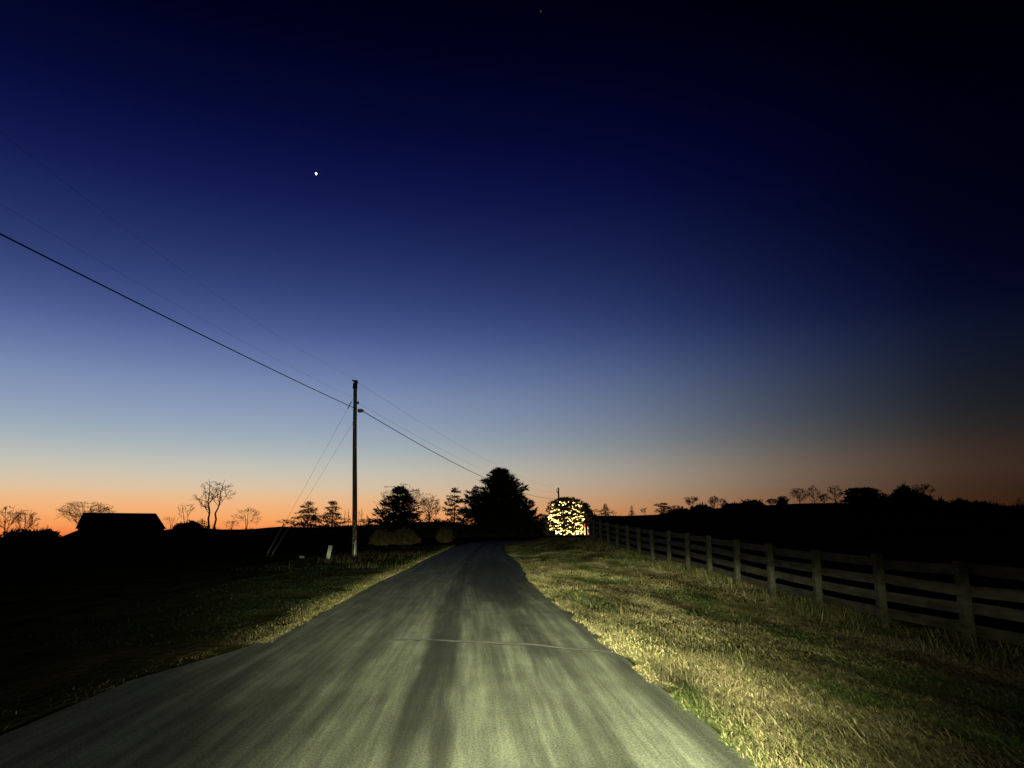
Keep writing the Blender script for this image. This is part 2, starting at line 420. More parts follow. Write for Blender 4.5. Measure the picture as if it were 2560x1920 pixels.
# older, darker edge strip on the right
s4 = remap(Uw, 1.52, 1.66, 0, 1)
lite = band(1.3, .24, .16)
lite2 = band(-.78, .2, .18)
def mixin(x, s, k): return Mx(x, A(1.0, Mx(s, k - 1.0)))
val = base
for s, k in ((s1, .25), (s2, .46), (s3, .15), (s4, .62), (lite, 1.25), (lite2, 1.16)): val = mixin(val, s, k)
cm = N(t, 'ShaderNodeVectorMath', operation='SCALE'); cm.inputs[0].default_value = (.121, .127, .094); t.links.new(val, cm.inputs['Scale'])
t.links.new(cm.outputs[0], b.inputs['Base Color'])
bp = N(t, 'ShaderNodeBump'); bp.inputs['Strength'].default_value = .5; bp.inputs['Distance'].default_value = .006
t.links.new(A(grain, mott), bp.inputs['Height']); t.links.new(bp.outputs[0], b.inputs['Normal'])
M_road = m
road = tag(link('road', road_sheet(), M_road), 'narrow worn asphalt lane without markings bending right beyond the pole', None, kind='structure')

def road_top(x, y):
    lat, idx = road_info(np.array([x]), np.array([y])); i = idx[0]
    c = lat[0] / (RR[i] if lat[0] > 0 else RL[i])
    return RZ[i] + .012 * (1 - abs(c)) + .012
# transverse joint: an uneven lip of pale patching with a dark crack below it
def ribbon(pts, w0, h, dy=0):
    v, f = [], []
    for i, (x, y) in enumerate(pts):
        w = w0 * (.55 + .9 * random.random()); z = road_top(x, y)
        for yy, zz in ((y + dy - w / 2, .001), (y + dy - w * .25, h), (y + dy + w * .25, h), (y + dy + w / 2, .001)): v.append((x, yy, z + zz))
        if i:
            for k in range(3): b = (i - 1) * 4 + k; f.append((b, b + 4, b + 5, b + 1))
    mb = MB(); mb.v = v; mb.f = f; return mb
JT = []
for k in range(46):
    x = -1.05 + 2.75 * k / 45
    JT.append((x, np.interp(x, [-1.05, -.58, 0, .7, 1.2, 1.7], [10.15, 10.1, 9.92, 9.7, 9.35, 9.0]) + .03 * math.sin(x * 9) + random.uniform(-.015, .015)))
M_patch = mat_noise('pale_patching', (.085, .086, .075), (.165, .165, .145), 14, stretch=(1, 3, 1))
M_crack = mat_noise('dark_crack', (.02, .02, .018), (.045, .045, .04), 12)
ribbon(JT, .17, .004, .09).build('patching_strip', M_patch, road)
ribbon(JT[6:], .06, .003, -.03).build('crack', M_crack, road)

# ------------------------------------------------------------------ grass
DRY = np.array([(.27, .215, .115), (.225, .18, .092), (.32, .26, .15), (.19, .155, .075)])
GREEN = np.array([(.055, .085, .02), (.075, .095, .025), (.045, .07, .02)])
OLIVE = np.array([(.13, .13, .05), (.17, .155, .065)])
def blades(x, y, ln, wd, lean, along, greenness, bright=1.0):
    n = len(x); z = height(x, y) - .01
    lat, idx = road_info(x, y)
    base_az = np.arctan2(RT_[idx, 0], RT_[idx, 1])
    ang = np.where(rng.random(n) < along, base_az + rng.normal(0, .25, n) + PI * (rng.random(n) < .5), rng.random(n) * 2 * PI)
    dx, dy = np.sin(ang), np.cos(ang); le = np.clip(rng.normal(lean, .16, n), .05, 1.53)
    ln = ln * rng.uniform(.5, 1.35, n); wd = wd * rng.uniform(.6, 1.4, n)
    px, py = dy * wd / 2, -dx * wd / 2
    def pt(f, bend):
        a = le * bend; h = np.sin(a) * ln * f; return x + dx * h, y + dy * h, z + np.maximum(np.cos(a), .03) * ln * f
    a1 = pt(.55, .8); a2 = pt(1., 1.)
    V = np.empty((n, 5, 3))
    V[:, 0] = np.stack([x - px, y - py, z], 1); V[:, 1] = np.stack([x + px, y + py, z], 1)
    V[:, 2] = np.stack([a1[0] + px * .8, a1[1] + py * .8, a1[2]], 1); V[:, 3] = np.stack([a1[0] - px * .8, a1[1] - py * .8, a1[2]], 1)
    V[:, 4] = np.stack(a2, 1)
    g = rng.random(n) < greenness; o = rng.random(n) < np.clip(1.6 * fbm(x * .9, y * .3, 91) - .3, .1, .9)
    c = DRY[rng.integers(0, 4, n)]; c = np.where(o[:, None], OLIVE[rng.integers(0, 2, n)], c); c = np.where(g[:, None], GREEN[rng.integers(0, 3, n)], c)
    c = c * rng.uniform(.82, 1.18, (n, 1)) * bright
    return V.reshape(-1, 3), np.repeat(c, 5, 0)
def grass_object(name, batches, label):
    V = np.concatenate([b_[0] for b_ in batches]); T = np.concatenate([b_[1] for b_ in batches])
    k = np.arange(len(V) // 5) * 5
    me = mesh_np(name, V, [np.stack([k, k + 1, k + 2, k + 3], 1), np.stack([k + 3, k + 2, k + 4], 1)], T)
    return tag(link(name, me, M_grass), label, 'grass', kind='stuff')
def strip(n, y0, y1, l0, l1, side, power=1.0):
    """scatter points beside the road, l metres off its edge"""
    y = rng.uniform(y0, y1, n); l = l0 + (l1 - l0) * rng.random(n) ** power
    i = np.clip(np.searchsorted(RC[:75, 1], y), 1, 74)
    c = RC[i - 1] + (RC[i] - RC[i - 1]) * ((y - RC[i - 1, 1]) / (RC[i, 1] - RC[i - 1, 1]))[:, None]
    hw = (RR if side > 0 else RL)[i]
    l = np.maximum(l, (fbm(y * 2.3, y * 0 + side, 11) - .58) * .5)
    return c[:, 0] + RN_[i, 0] * side * (hw + l), c[:, 1] + RN_[i, 1] * side * (hw + l), l
def green_patch(x, y): return np.clip((fbm(x * .75, y * .36, 21) - .52) * 6.5, .04, .85)
def clump(x, y, k, seed=31): return fbm(x * k, y * k * .55, seed) > rng.uniform(.25, .62, len(x))
B = []
for n, y0, y1, l1, ln, wd in ((330000, 2.9, 9, 5.0, .095, .0034), (190000, 9, 18, 7.4, .10, .0065), (120000, 18, 34, 8, .11, .011), (60000, 34, 62, 8, .12, .02), (30000, 62, 92, 8, .15, .035)):
    x, y, l = strip(n, y0, y1, -.09, l1, 1, 1.15); k = clump(x, y, 2.2) | (rng.random(len(x)) < .3); x, y = x[k], y[k]
    B.append(blades(x, y, ln, wd, 1.42, .85, green_patch(x, y), np.clip(-.1 + 3.2 * fbm(x * 1.5, y * .42, 71), .3, 2.6)[:, None]))
x, y, l = strip(26000, 2.9, 40, -.14, .12, 1); B.append(blades(x, y, .08, .006, 1.3, .6, green_patch(x, y) * .5, .9))
# long bleached stalks lying along the verge
x, y, l = strip(1500, 3.3, 20, .05, 5, 1, 1.3); B.append(blades(x, y, .36, .006, 1.56, .98, np.zeros(len(x)), 1.3))
# taller grass under the fence boards
y = rng.uniform(8, 50, 15000); x = 7.76 + rng.normal(-.1, .4, 15000); k = fbm(x * .9, y * .8, 5) > rng.uniform(.38, .66, 15000); x, y = x[k], y[k]
B.append(blades(x, y, .24, .013, .8, .3, np.full(len(x), .4), .85))
grass_object('verge_grass', B, 'dry tan and green mown grass between the lane and the board fence')
B = []
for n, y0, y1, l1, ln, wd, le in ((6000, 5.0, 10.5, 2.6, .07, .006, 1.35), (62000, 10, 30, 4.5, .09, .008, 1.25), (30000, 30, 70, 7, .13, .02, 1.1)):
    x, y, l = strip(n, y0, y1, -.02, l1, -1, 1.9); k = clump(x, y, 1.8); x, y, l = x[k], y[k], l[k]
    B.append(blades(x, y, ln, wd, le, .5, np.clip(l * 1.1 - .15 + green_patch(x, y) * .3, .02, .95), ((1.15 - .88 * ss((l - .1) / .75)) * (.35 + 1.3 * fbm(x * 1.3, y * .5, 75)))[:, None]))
x, y, l = strip(16000, 10, 50, -.12, .14, -1); B.append(blades(x, y, .08, .008, 1.3, .6, np.full(len(x), .1), .85))
x, y, l = strip(5200, 30, 66, .5, 5.5, -1); k = fbm(x * .5, y * .3, 41) > rng.uniform(.45, .7, len(x)); x, y = x[k], y[k]
B.append(blades(x, y, .36, .016, .8, .1, np.full(len(x), .15), .3))
grass_object('roadside_grass', B, 'dim unmown grass along the left edge of the lane')

# ------------------------------------------------------------------ board fence
FX = 7.76
fence = thing('board_fence', 'dark four board farm fence along the top of the grassy verge', 'fence', (FX, 9.03, gz(FX, 9.03)))
def plain_box(name, sx, sy, sz, z0=0):
    mb = MB(); mb.box((0, 0, z0 + sz / 2), (sx, sy, sz)); return mb
posts = [(FX, 9.03 + 2.5 * k) for k in range(17)]
base = fence.location.copy()
zp = [gz(x, y) + .02 for x, y in posts]
zp = list(np.convolve([zp[0]] + zp + [zp[-1]], [.25, .5, .25], 'valid'))
pm = MB(); pm.box((0, 0, .48), (.14, .15, 1.6)); pm.box((0, 0, 1.285), (.14, .15, .01), taper=.8)
pme = pm.mesh('post'); pme.materials.append(M_fence)
for (x, y), z in zip(posts, zp):
    o = link('post', pme, None, fence); o.location = Vector((x + random.uniform(-.03, .03), y, z + random.uniform(-.03, .02))) - base
    o.rotation_euler = (random.uniform(-.03, .03), random.uniform(-.03, .03), random.uniform(-.06, .06))
for k in range(len(posts) - 1):
    (xa, ya), (xb, yb) = posts[k], posts[k + 1]
    for h in (1.13, .83, .53, .23):
        ja, jb = random.uniform(-.028, .028), random.uniform(-.028, .028)
        a = Vector((xa + .095, ya + .004, zp[k] + h + ja)); b_ = Vector((xb + .095, yb - .004, zp[k + 1] + h + jb))
        mb = MB(); n = 3
        for i in range(n + 1):
            p = a.lerp(b_, i / n) + Vector((0, 0, -.008 * math.sin(PI * i / n)))
            for dx, dz in ((-.014, -.086), (.014, -.086), (.014, .086), (-.014, .086)): mb.v.append(p + Vector((dx, 0, dz)) - base)
        for i in range(n):
            for q in range(4): mb.f.append((i * 4 + q, i * 4 + (q + 1) % 4, i * 4 + 4 + (q + 1) % 4, i * 4 + 4 + q))
        mb.f += [(3, 2, 1, 0), (n * 4, n * 4 + 1, n * 4 + 2, n * 4 + 3)]
        mb.build('board', M_fence, fence)

# ------------------------------------------------------------------ utility poles, lines, guys
P1 = Vector((-6.96, 47.2, 0)); P1.z = gz(P1.x, P1.y)
top1 = at(888, 958, 47.2)
pole = thing('utility_pole', 'tall bare wooden utility pole standing on the left grass near the lane', 'utility pole', P1)
L = top1 - P1
mb = MB(); pts = [Vector((0, 0, -.5))] + [Vector((L.x * f_ + .012 * math.sin(f_ * 7), 0, L.z * f_)) for f_ in np.linspace(0, 1, 9)]
mb.tube(pts, list(np.linspace(.17, .115, 10)), 12).build('shaft', M_wood, pole, True)
MB().tube([Vector((L.x, 0, L.z - .34)), Vector((L.x, 0, L.z + .0))], [.155, .14], 12).build('top_sleeve', M_black, pole, True)
mb = MB(); mb.ball((L.x + .02, 0, L.z + .12), .12, sq=(1.3, 1, .8)); mb.tube([Vector((L.x - .2, 0, L.z + .2)), Vector((L.x + .18, 0, L.z + .02))], .05, 8)
mb.build('top_insulator', M_black, pole, True)
kz = (at(895, 1007, 47.2) - P1)
mb = MB(); mb.ball((kz.x, 0, kz.z), .085, sq=(.8, .8, 1.2)); mb.tube([Vector((kz.x - .2, 0, kz.z)), Vector((kz.x, 0, kz.z))], .025, 6)
mb.build('side_insulator', M_black, pole, True)
cz = (at(886, 1027, 47.2) - P1).z
mb = MB(); mb.tube([Vector((0, -.05, cz - .1)), Vector((0, -.05, cz + .1))], .16, 10); mb.box((.17, -.02, cz), (.12, .08, .1))
mb.build('cable_clamp', M_metal, pole)
mb = MB()
for k in range(9): mb.box((-.03 + .05 * math.sin(k * 2.1), -.168 + .01 * (k % 2), .75 + k * .17), (.05, .012, .09))
mb.build('tag_strip', M_white, pole)['kind'] = 'stuff'
P2 = Vector((18.22, 150, 0)); P2.z = gz(P2.x, P2.y); top2 = at(1397, 1219, 150)
pole2 = thing('utility_pole', 'distant utility pole rising behind the evergreen covered in lights', 'utility pole', P2)
L2 = top2 - P2
MB().tube([Vector((0, 0, -.5)), Vector((L2.x * .5, 0, L2.z * .5)), Vector((L2.x - .1, 0, L2.z))], [.22, .19, .15], 10).build('shaft', M_wood, pole2, True)
mb = MB(); mb.tube([Vector((-.1, 0, L2.z - 1.0)), Vector((-.45, 0, L2.z - .95)), Vector((-.5, 0, L2.z - .3))], .05, 6); mb.ball((-.25, 0, L2.z - .9), .12)
mb.build('insulator_bracket', M_black, pole2)

def catenary(a, b_, sag, n=28):
    return [a.lerp(b_, i / n) - Vector((0, 0, sag * 4 * (i / n) * (1 - i / n))) for i in range(n + 1)]
def wire(name, label, pts, r, mat=M_black):
    mb = MB(); p0 = pts[0]
    o = mb.tube([p - p0 for p in pts], r, 6).build(name, mat, None); o.location = p0
    return tag(o, label, 'cable', 'overhead lines along the lane')
# the line comes from a pole behind on the left: survey points lie in that vertical plane
def on_plane(px, py):
    d = ray(px, py); kx = (12 - 6.96) / 47.2     # X = -12 + kx*Y
    t_ = -12 / (d.x - kx * d.y); return Vector((d.x * t_, d.y * t_, CAM_H + d.z * t_))
def fitted(pix, start):
    P = [start] + [on_plane(*p) for p in pix]
    c = np.polyfit([p.y for p in P], [p.z for p in P], 2, w=[8] + [1] * (len(P) - 1))
    return [Vector((-12 + (5.04 / 47.2) * yy, yy, float(np.polyval(c, yy)))) if i else start for i, yy in enumerate(np.linspace(start.y, -14, 34))]
cl1 = P1 + Vector((-.1, -.05, cz)); tp1 = P1 + Vector((L.x, 0, L.z + .15)); kn1 = P1 + Vector((kz.x, 0, kz.z))
wire('communication_cable', 'thick black cable rising from the pole to the left edge of the picture', fitted([(560, 865), (300, 735), (0, 585)], cl1), .019)
wire('power_line', 'thin power line from the pole top running up to the left', fitted([(768, 886), (560, 747), (278, 543), (191, 482)], tp1), .0022)
wire('power_line', 'thin lower power line between the pole top line and the thick cable', fitted([(668, 886), (421, 751), (260, 660), (35, 530)], P1 + Vector((-.12, 0, (at(884, 1002, 47.2) - P1).z))), .0022)
wire('communication_cable', 'black cable sagging from the near pole towards the distant pole', catenary(cl1 + Vector((.25, 0, -.02)), at(1397, 1247, 150), 1.5), .024)
wire('power_line', 'thin top line from the near pole top to the distant pole top', catenary(tp1, at(1396, 1221, 150), 1.2), .005)
wire('power_line', 'thin line from the side knob of the near pole to the distant pole', catenary(kn1, at(1391, 1231, 150), 1.3), .005)
def guy(label, a, anchor):
    o = thing('guy_wire', label, 'guy wire', anchor, 'guy wires of the near pole')
    d = a - anchor
    MB().tube([Vector((0, 0, -.1)), d], .006, 6).build('strand', M_metal, o)
    MB().tube([d * .02, d * .2], .03, 8).build('guard', M_guard, o)
    MB().tube([d * .93, d * .975], .03, 8).build('strain_insulator', M_black, o)
an = at(664, 1388, 47.2); an.z = gz(an.x, an.y)
guy('guy wire from high on the pole slanting left to the ground, the outer one', P1 + Vector((L.x * .9 - .1, 0, (at(884, 995, 47.2) - P1).z)), an)
an = at(676, 1390, 46.6); an.z = gz(an.x, an.y)
guy('inner guy wire fixed lower on the pole beside the outer guy', P1 + Vector((-.1, 0, (at(882, 1034, 47.2) - P1).z)), an)

# cable marker post, pedestal, stone
mp_ = at(886, 1389, 45.5); mp_.z = gz(mp_.x, mp_.y)
mk = thing('marker_post', 'slim marker post with white shaft and orange top before the utility pole', 'marker post', mp_)
MB().tube([(0, 0, -.1), (0.03, 0, .95)], [.055, .055], 10).build('shaft', M_white, mk, True)
mb = MB(); mb.tube([(0.03, 0, .951), (.055, 0, 1.52)], [.06, .058], 10); mb.ball((.055, 0, 1.52), .057, sq=(1, 1, .5)); mb.build('top', M_orange, mk, True)
pb = at(820, 1396, 41.6); pb.z = gz(pb.x, pb.y)
ped = thing('utility_pedestal', 'pale leaning utility pedestal box in the grass left of the pole', 'utility box', pb)
mb = MB(); mb.box((0, 0, .33), (.2, .18, .7)); mb.build('housing', M_boxmat, ped)
mb = MB(); mb.box((0, 0, .715), (.22, .2, .06), taper=.82); mb.build('cap', M_boxmat, ped)
mb = MB(); mb.box((0, -.094, .36), (.012, .008, .5)); mb.build('door_seam', M_metal, ped)
ped.rotation_euler = (0, math.radians(9), 0)
st = at(755, 1381, 44); st.z = gz(st.x, st.y)
mb = MB(); mb.ball((0, 0, .06), .16, 8, 5, sq=(1.2, .8, .6))
for i, v in enumerate(mb.v): v *= random.uniform(.85, 1.15)
o = mb.build('stone', M_stone); o.location = st; tag(o, 'small pale stone in the dark grass left of the pedestal', 'stone')

# ------------------------------------------------------------------ vegetation builders
def tri_mesh(name, P, mat, parent):
    P = np.asarray(P, np.float32).reshape(-1, 3); n = len(P) // 3
    return link(name, mesh_np(name, P, [np.arange(n * 3).reshape(-1, 3)]), mat, parent)
def seg_mesh(name, segs, mat, parent, n=4):
    A_ = np.array([s[0] for s in segs]); B_ = np.array([s[1] for s in segs]); ra = np.array([s[2] for s in segs]); rb = np.array([s[3] for s in segs])
    d = B_ - A_; d /= np.linalg.norm(d, axis=1)[:, None] + 1e-9
    h = np.where(np.abs(d[:, 2:3]) < .9, np.array([[0, 0, 1.]]), np.array([[1., 0, 0]]))
    u = np.cross(d, h); u /= np.linalg.norm(u, axis=1)[:, None]; w = np.cross(d, u)
    V = []
    for P, r in ((A_, ra), (B_, rb)):
        for k in range(n):
            a = 2 * PI * k / n; V.append(P + (u * math.cos(a) + w * math.sin(a)) * r[:, None])
    V = np.stack(V, 1).reshape(-1, 3); b0 = np.arange(len(segs)) * 2 * n
    F = np.concatenate([np.stack([b0 + k, b0 + (k + 1) % n, b0 + n + (k + 1) % n, b0 + n + k], 1) for k in range(n)])
    return link(name, mesh_np(name, V, [F]), mat, parent)

def bezier(a, c, b_, n):
    return [a * (1 - t) ** 2 + c * 2 * t * (1 - t) + b_ * t * t for t in np.linspace(0, 1, n + 1)]
def bare_tree(label, px, top, y, width, name='bare_tree', kind='round', stems=1, limbs=12, subs=6, twigs=7, thick=1.0, lean=0, start=.25, twig=1.0, group='bare trees on the skyline'):
    """stems carry limbs that reach the crown outline, limbs carry boughs, boughs carry twigs"""
    R = np.random.default_rng(int(px) * 31 + int(top))
    p = at(px, top, y); z0 = gz(p.x, p.y); H = p.z - z0; W = width / 1850 * y / 2
    base_x = -lean * H
    root = thing(name, label, 'tree', (p.x + base_x, p.y, z0), group)
    lx = -base_x
    def env(h):
        if kind == 'fan': return max(.12, min(1, h * 1.35)) * (math.sqrt(max(0, 1 - ((h - .62) / .42) ** 2)) if h > .62 else 1)
        if kind == 'flat': return max(.15, h ** 1.1)
        if kind == 'tall': return .3 + .7 * math.sin(PI * min(max((h - .2) / .85, 0), 1)) ** .7
        return math.sqrt(max(.03, 1 - ((h - .58) / .48) ** 2))
    def fit(p0, p1):                                  # shorten a bough that would leave the crown
        lim = H * (1.02 - .3 * min(math.hypot(p1[0] - lx, p1[1]) / W, 1.3) ** 1.7) * R.uniform(.9, 1.0)
        if p1[2] <= lim or p1[2] <= p0[2] + 1e-4: return p1
        return p0 + (p1 - p0) * max(.2, (lim - p0[2]) / (p1[2] - p0[2]))
    rt = (.016 * H + .03) * thick
    mid = np.array([lx * .4, 0, 0])
    tw = []
    def path(pts, r0, r1, dst):
        n = len(pts) - 1
        for i in range(n): dst.append((pts[i], pts[i + 1], r0 + (r1 - r0) * i / n, r0 + (r1 - r0) * (i + 1) / n))
    rmin = .019 * twig
    for s_ in range(stems):
        tw = []
        a = 2 * PI * (s_ + R.random() * .6) / stems; off = W * (.5 if stems > 1 else 0) * (.5 + .5 * R.random())
        if kind == 'fan': off *= .8
        tgt = np.array([lx + math.cos(a) * off, math.sin(a) * off, H * (1 if s_ == 0 else R.uniform(.84, .98))])
        b0 = np.array([math.cos(a), math.sin(a), 0]) * (.12 if stems > 1 else 0)
        ctl = b0 * .5 + (tgt - b0) * np.array([.25, .25, .55]) + R.normal(0, .03 * H, 3)
        stem = [np.array([b0[0], b0[1], -.6])] + bezier(b0, ctl, tgt, 9)
        for i in range(2, len(stem) - 1): stem[i] = stem[i] + R.normal(0, .012 * H, 3) * np.array([1, 1, .3])
        tr = []; path(stem, rt / math.sqrt(stems) * 1.1, max(rmin, .1 * rt), tr); seg_mesh('trunk', tr, M_bark, root, 6)
        sp_ = np.array(stem[1:]); nl = max(3, int(limbs / stems))
        for i in range(nl):
            u = start + (.95 - start) * (i + R.random()) / nl
            k = u * (len(sp_) - 1); j = min(int(k), len(sp_) - 2); o = sp_[j] + (sp_[j + 1] - sp_[j]) * (k - j)
            h = o[2] / H; ht = min(h + (1 - h) * R.uniform(.1, .75), .99)
            az_ = R.random() * 2 * PI; rad = W * env(ht) * R.uniform(.7, 1.05)
            e = np.array([lx * ht + math.cos(az_) * rad, math.sin(az_) * rad, ht * H])
            ln = np.linalg.norm(e - o); ctl = o + (e - o) * np.array([.6, .6, .38]) + R.normal(0, .06 * ln, 3)
            lb = bezier(o, ctl, e, 5); r0 = max(rmin * 1.3, rt * .42 * (1 - u * .7) / math.sqrt(stems) ** .5); path(lb, r0, rmin, tw)
            for q in range(subs):
                t_ = .25 + .72 * (q + R.random()) / subs; kk = t_ * 5; jj = min(int(kk), 4)
                so = lb[jj] + (lb[jj + 1] - lb[jj]) * (kk - jj); dd = lb[jj + 1] - lb[jj]; dd /= np.linalg.norm(dd) + 1e-6
                sl = ln * (.5 - .22 * t_) * R.uniform(.6, 1.2)
                d2 = dd + R.normal(0, .55, 3) + np.array([0, 0, .35]); d2 /= np.linalg.norm(d2)
                se = so + d2 * sl; se = fit(so, se)
                sc_ = so + (se - so) * .5 + R.normal(0, .1 * sl, 3) - np.array([0, 0, .06 * sl]); sb = bezier(so, sc_, se, 3)
                path(sb, max(rmin, r0 * .45), rmin * .8, tw)
                for w in range(twigs):
                    jj = R.integers(0, 3); to = sb[jj] + (sb[jj + 1] - sb[jj]) * R.random()
                    d3 = d2 + R.normal(0, .6, 3) + np.array([0, 0, .3]); d3 /= np.linalg.norm(d3)
                    te = to + d3 * sl * R.uniform(.3, .65); te = fit(to, te)
                    tw.append((to, te, rmin * .8, rmin * .55))
        seg_mesh('branches', tw, M_bark, root, 3)['kind'] = 'stuff'   # hair-thin twigs
    return root

def conifer(label, px, top, y, width, name='evergreen_tree', bottom=.04, shape=1.0, n=90, spray=18, droop=-.1, dens=1.0, tip=.55, group='evergreens along the skyline', lean=0, flat=False, mat=None, jag=.35, whorl=0, thin=.2, cap=None):
    if cap is None: cap = .04 if flat else .2
    R = np.random.default_rng(abs(hash(label)) % 1000 + int(px)) if False else np.random.default_rng(int(px) * 7 + int(top))
    p = at(px, top, y); z0 = gz(p.x, p.y); H = p.z - z0; W = width / 1850 * y / 2
    root = thing(name, label, 'tree', (p.x, p.y, z0), group)
    r0 = .018 * H + .05
    tr = [(np.array([lean * H * i / 6, 0, H * i / 6 * .97 - (.5 if i == 0 else 0)]), np.array([lean * H * (i + 1) / 6, 0, H * (i + 1) / 6 * .97]), r0 * (1 - i / 6.3), r0 * (1 - (i + 1) / 6.3)) for i in range(6)]
    T, segs = [], []
    for b_ in range(n):
        f = bottom + (1 - bottom) * (b_ + R.random()) / n
        if whorl: f = (round(f * whorl) + R.normal(0, .12)) / whorl; f = min(max(f, bottom), .97)
        if flat: prof = min(1.0, 1.15 * (1 - f) ** .3 + .1)
        else: prof = (1 - f) ** shape
        ln = W * (prof * (1 - jag + 2 * jag * R.random() * .75) + .04)
        a = b_ * 2.399 + R.normal(0, .3); dz_ = droop + (.55 if f > .85 else .22 * R.normal())
        d = np.array([math.cos(a), math.sin(a), dz_]); o = np.array([lean * H * f, 0, H * f * (.97 if not flat else .95)])
        pend = o + d * ln; pend[2] = min(pend[2], H * (1 - cap * (math.hypot(pend[0] - lean * H, pend[1]) / (.3 * W)) ** 1.2) + R.normal(0, .01 * H)); segs.append((o, pend, .012 * H * .3 + .01, .012))
        kk = max(5, int(spray * (.35 + ln / W) * dens))
        s = (.12 + .88 * R.random(kk)) if True else 0
        q = o + (pend - o) * s[:, None] + R.normal(0, .035 * W + .03, (kk, 3)) * np.array([1, 1, .5])
        out = np.array([math.cos(a), math.sin(a), .25 + dz_ * .5]) + R.normal(0, .55, (kk, 3)); out /= np.linalg.norm(out, axis=1)[:, None]
        L_ = (tip * (.25 + .1 * W) * (.35 + .65 * min(1, ln / W) ** .5) * R.uniform(.6, 1.5, kk))[:, None]
        sd = np.cross(out, R.normal(0, 1, (kk, 3))); sd /= np.linalg.norm(sd, axis=1)[:, None]
        T.append(np.stack([q - sd * L_ * thin, q + sd * L_ * thin, q + out * L_], 1))
        # tuft at the branch tip
        T.append(np.stack([pend - sd[:2] * L_[:2] * .25, pend + sd[:2] * L_[:2] * .25, pend + out[:2] * L_[:2]], 1))
    # leader
    T.append(np.array([[[lean * H - .05, 0, H * .93], [lean * H + .05, 0, H * .93], [lean * H, .02, H]], [[lean * H, -.05, H * .93], [lean * H, .05, H * .93], [lean * H, .02, H]]]))
    seg_mesh('trunk', tr, M_bark, root, 6)
    cr_ = tri_mesh('crown', np.concatenate(T), mat or M_needle, root)
    seg_mesh('limbs', segs, M_bark, root, 3)
    return root

def shrub(label, px, top, y, width, name='shrub', mat=None, n=2600, leaf=.16, dry=False, group='shrubs along the lane', cat='shrub', sink=.0, dep=.8):
    R = np.random.default_rng(int(px) * 13 + int(top))
    p = at(px, top, y); z0 = gz(p.x, p.y) - sink; H = p.z - z0; W = width / 1850 * y / 2
    root = thing(name, label, cat, (p.x, p.y, z0), group)
    if dry:
        k = n; a = R.random(k) * 2 * PI; rr = np.sqrt(R.random(k)); lx = np.cos(a) * rr; ly = np.sin(a) * rr
        tz = np.sqrt(np.clip(1 - (rr * .97) ** 2, .02, 1)) * H * R.uniform(.4, 1.12, k)
        b0 = np.stack([lx * W * .35, ly * W * dep * .35, np.zeros(k) - .05], 1); tp_ = np.stack([lx * W, ly * W * dep, tz], 1)
        sd = R.normal(0, 1, (k, 3)); sd[:, 2] = 0; sd /= np.linalg.norm(sd, axis=1)[:, None]; wd = .02
        md = (b0 + tp_) / 2 + np.stack([lx * W * -.08, ly * 0, tz * .1], 1)
        T = np.concatenate([np.stack([b0 - sd * wd, b0 + sd * wd, md], 1), np.stack([md - sd * wd, md + sd * wd, tp_], 1)])
        k2 = n; q = tp_ * R.uniform(.5, 1, (k, 1)); o = R.normal(0, .1, (k, 3))
        T = np.concatenate([T, np.stack([q, q + o, q + R.normal(0, .1, (k, 3))], 1)])
        tri_mesh('stems', T, mat or M_drybush, root)
    else:
        k = n; v = R.normal(0, 1, (k, 3)); v /= np.linalg.norm(v, axis=1)[:, None]; v[:, 2] = np.abs(v[:, 2])
        lump = .72 + .5 * fbm(v[:, 0] * 2.2 + px, v[:, 1] * 2.2 + v[:, 2] * 2, 3)
        rr = (R.random(k) ** .4) * lump
        q = v * rr[:, None] * np.array([W, W * dep, H * .97]); q[:, 2] = np.clip(q[:, 2], .0, H)
        a_ = v * .5 + R.normal(0, .7, (k, 3)); L_ = leaf * R.uniform(.6, 1.6, (k, 1))
        T = np.stack([q, q + R.normal(0, .5, (k, 3)) * L_, q + a_ * L_], 1)
        tri_mesh('foliage', T, mat or M_shrub, root)
        segs = [(np.array([0, 0, -.2]), q[i] * .85, .03, .012) for i in range(0, k, max(k // 24, 1))]
        seg_mesh('stems', segs, M_bark, root, 3)
    return root

# ------------------------------------------------------------------ barn
BD = 108.0                                           # barn distance; its long side faces the lane
d = ray(300, 1283); BA = math.atan2(d.x, d.y)
bx = Vector((math.sin(BA) * BD, math.cos(BA) * BD, 0)); gzb = gz(bx.x, bx.y) - .3
barn = thing('barn', 'black silhouetted barn with a long flat ridge and a lean-to on its left', 'barn', (bx.x, bx.y, gzb))
barn.rotation_euler = (0, 0, -BA)
def bp_(px, py, dd=0):
    d = ray(px, py); a = math.atan2(d.x, d.y) - BA; D = BD + dd
    return Vector((D * math.tan(a), 0, CAM_H + d.z / math.hypot(d.x, d.y) * D / math.cos(a) - gzb))
rl, rr_ = bp_(207, 1283, .5), bp_(391, 1283, .5)
el, er = bp_(188, 1322, -3.6), bp_(416, 1321, -3.6)
ez = el.z
dpt = 9.0
mb = MB()
xl, xr = el.x, er.x
def solid(mb, lower, upper):
    b = len(mb.v); mb.v += [Vector(v) for v in lower + upper]; n = len(lower)
    mb.f.append(tuple(b + k for k in reversed(range(n)))); mb.f.append(tuple(b + n + k for k in range(n)))
    for k in range(n): mb.f.append((b + k, b + (k + 1) % n, b + n + (k + 1) % n, b + n + k))
wl, wr = xl + .25, xr - .25
solid(mb, [(wl, -3.2, -.5), (wr, -3.2, -.5), (wr, 5.2, -.5), (wl, 5.2, -.5)], [(wl, -3.2, ez + .02), (wr, -3.2, ez + .02), (wr, 5.2, ez + .02), (wl, 5.2, ez + .02)])
mb.build('wall', M_barn, barn)
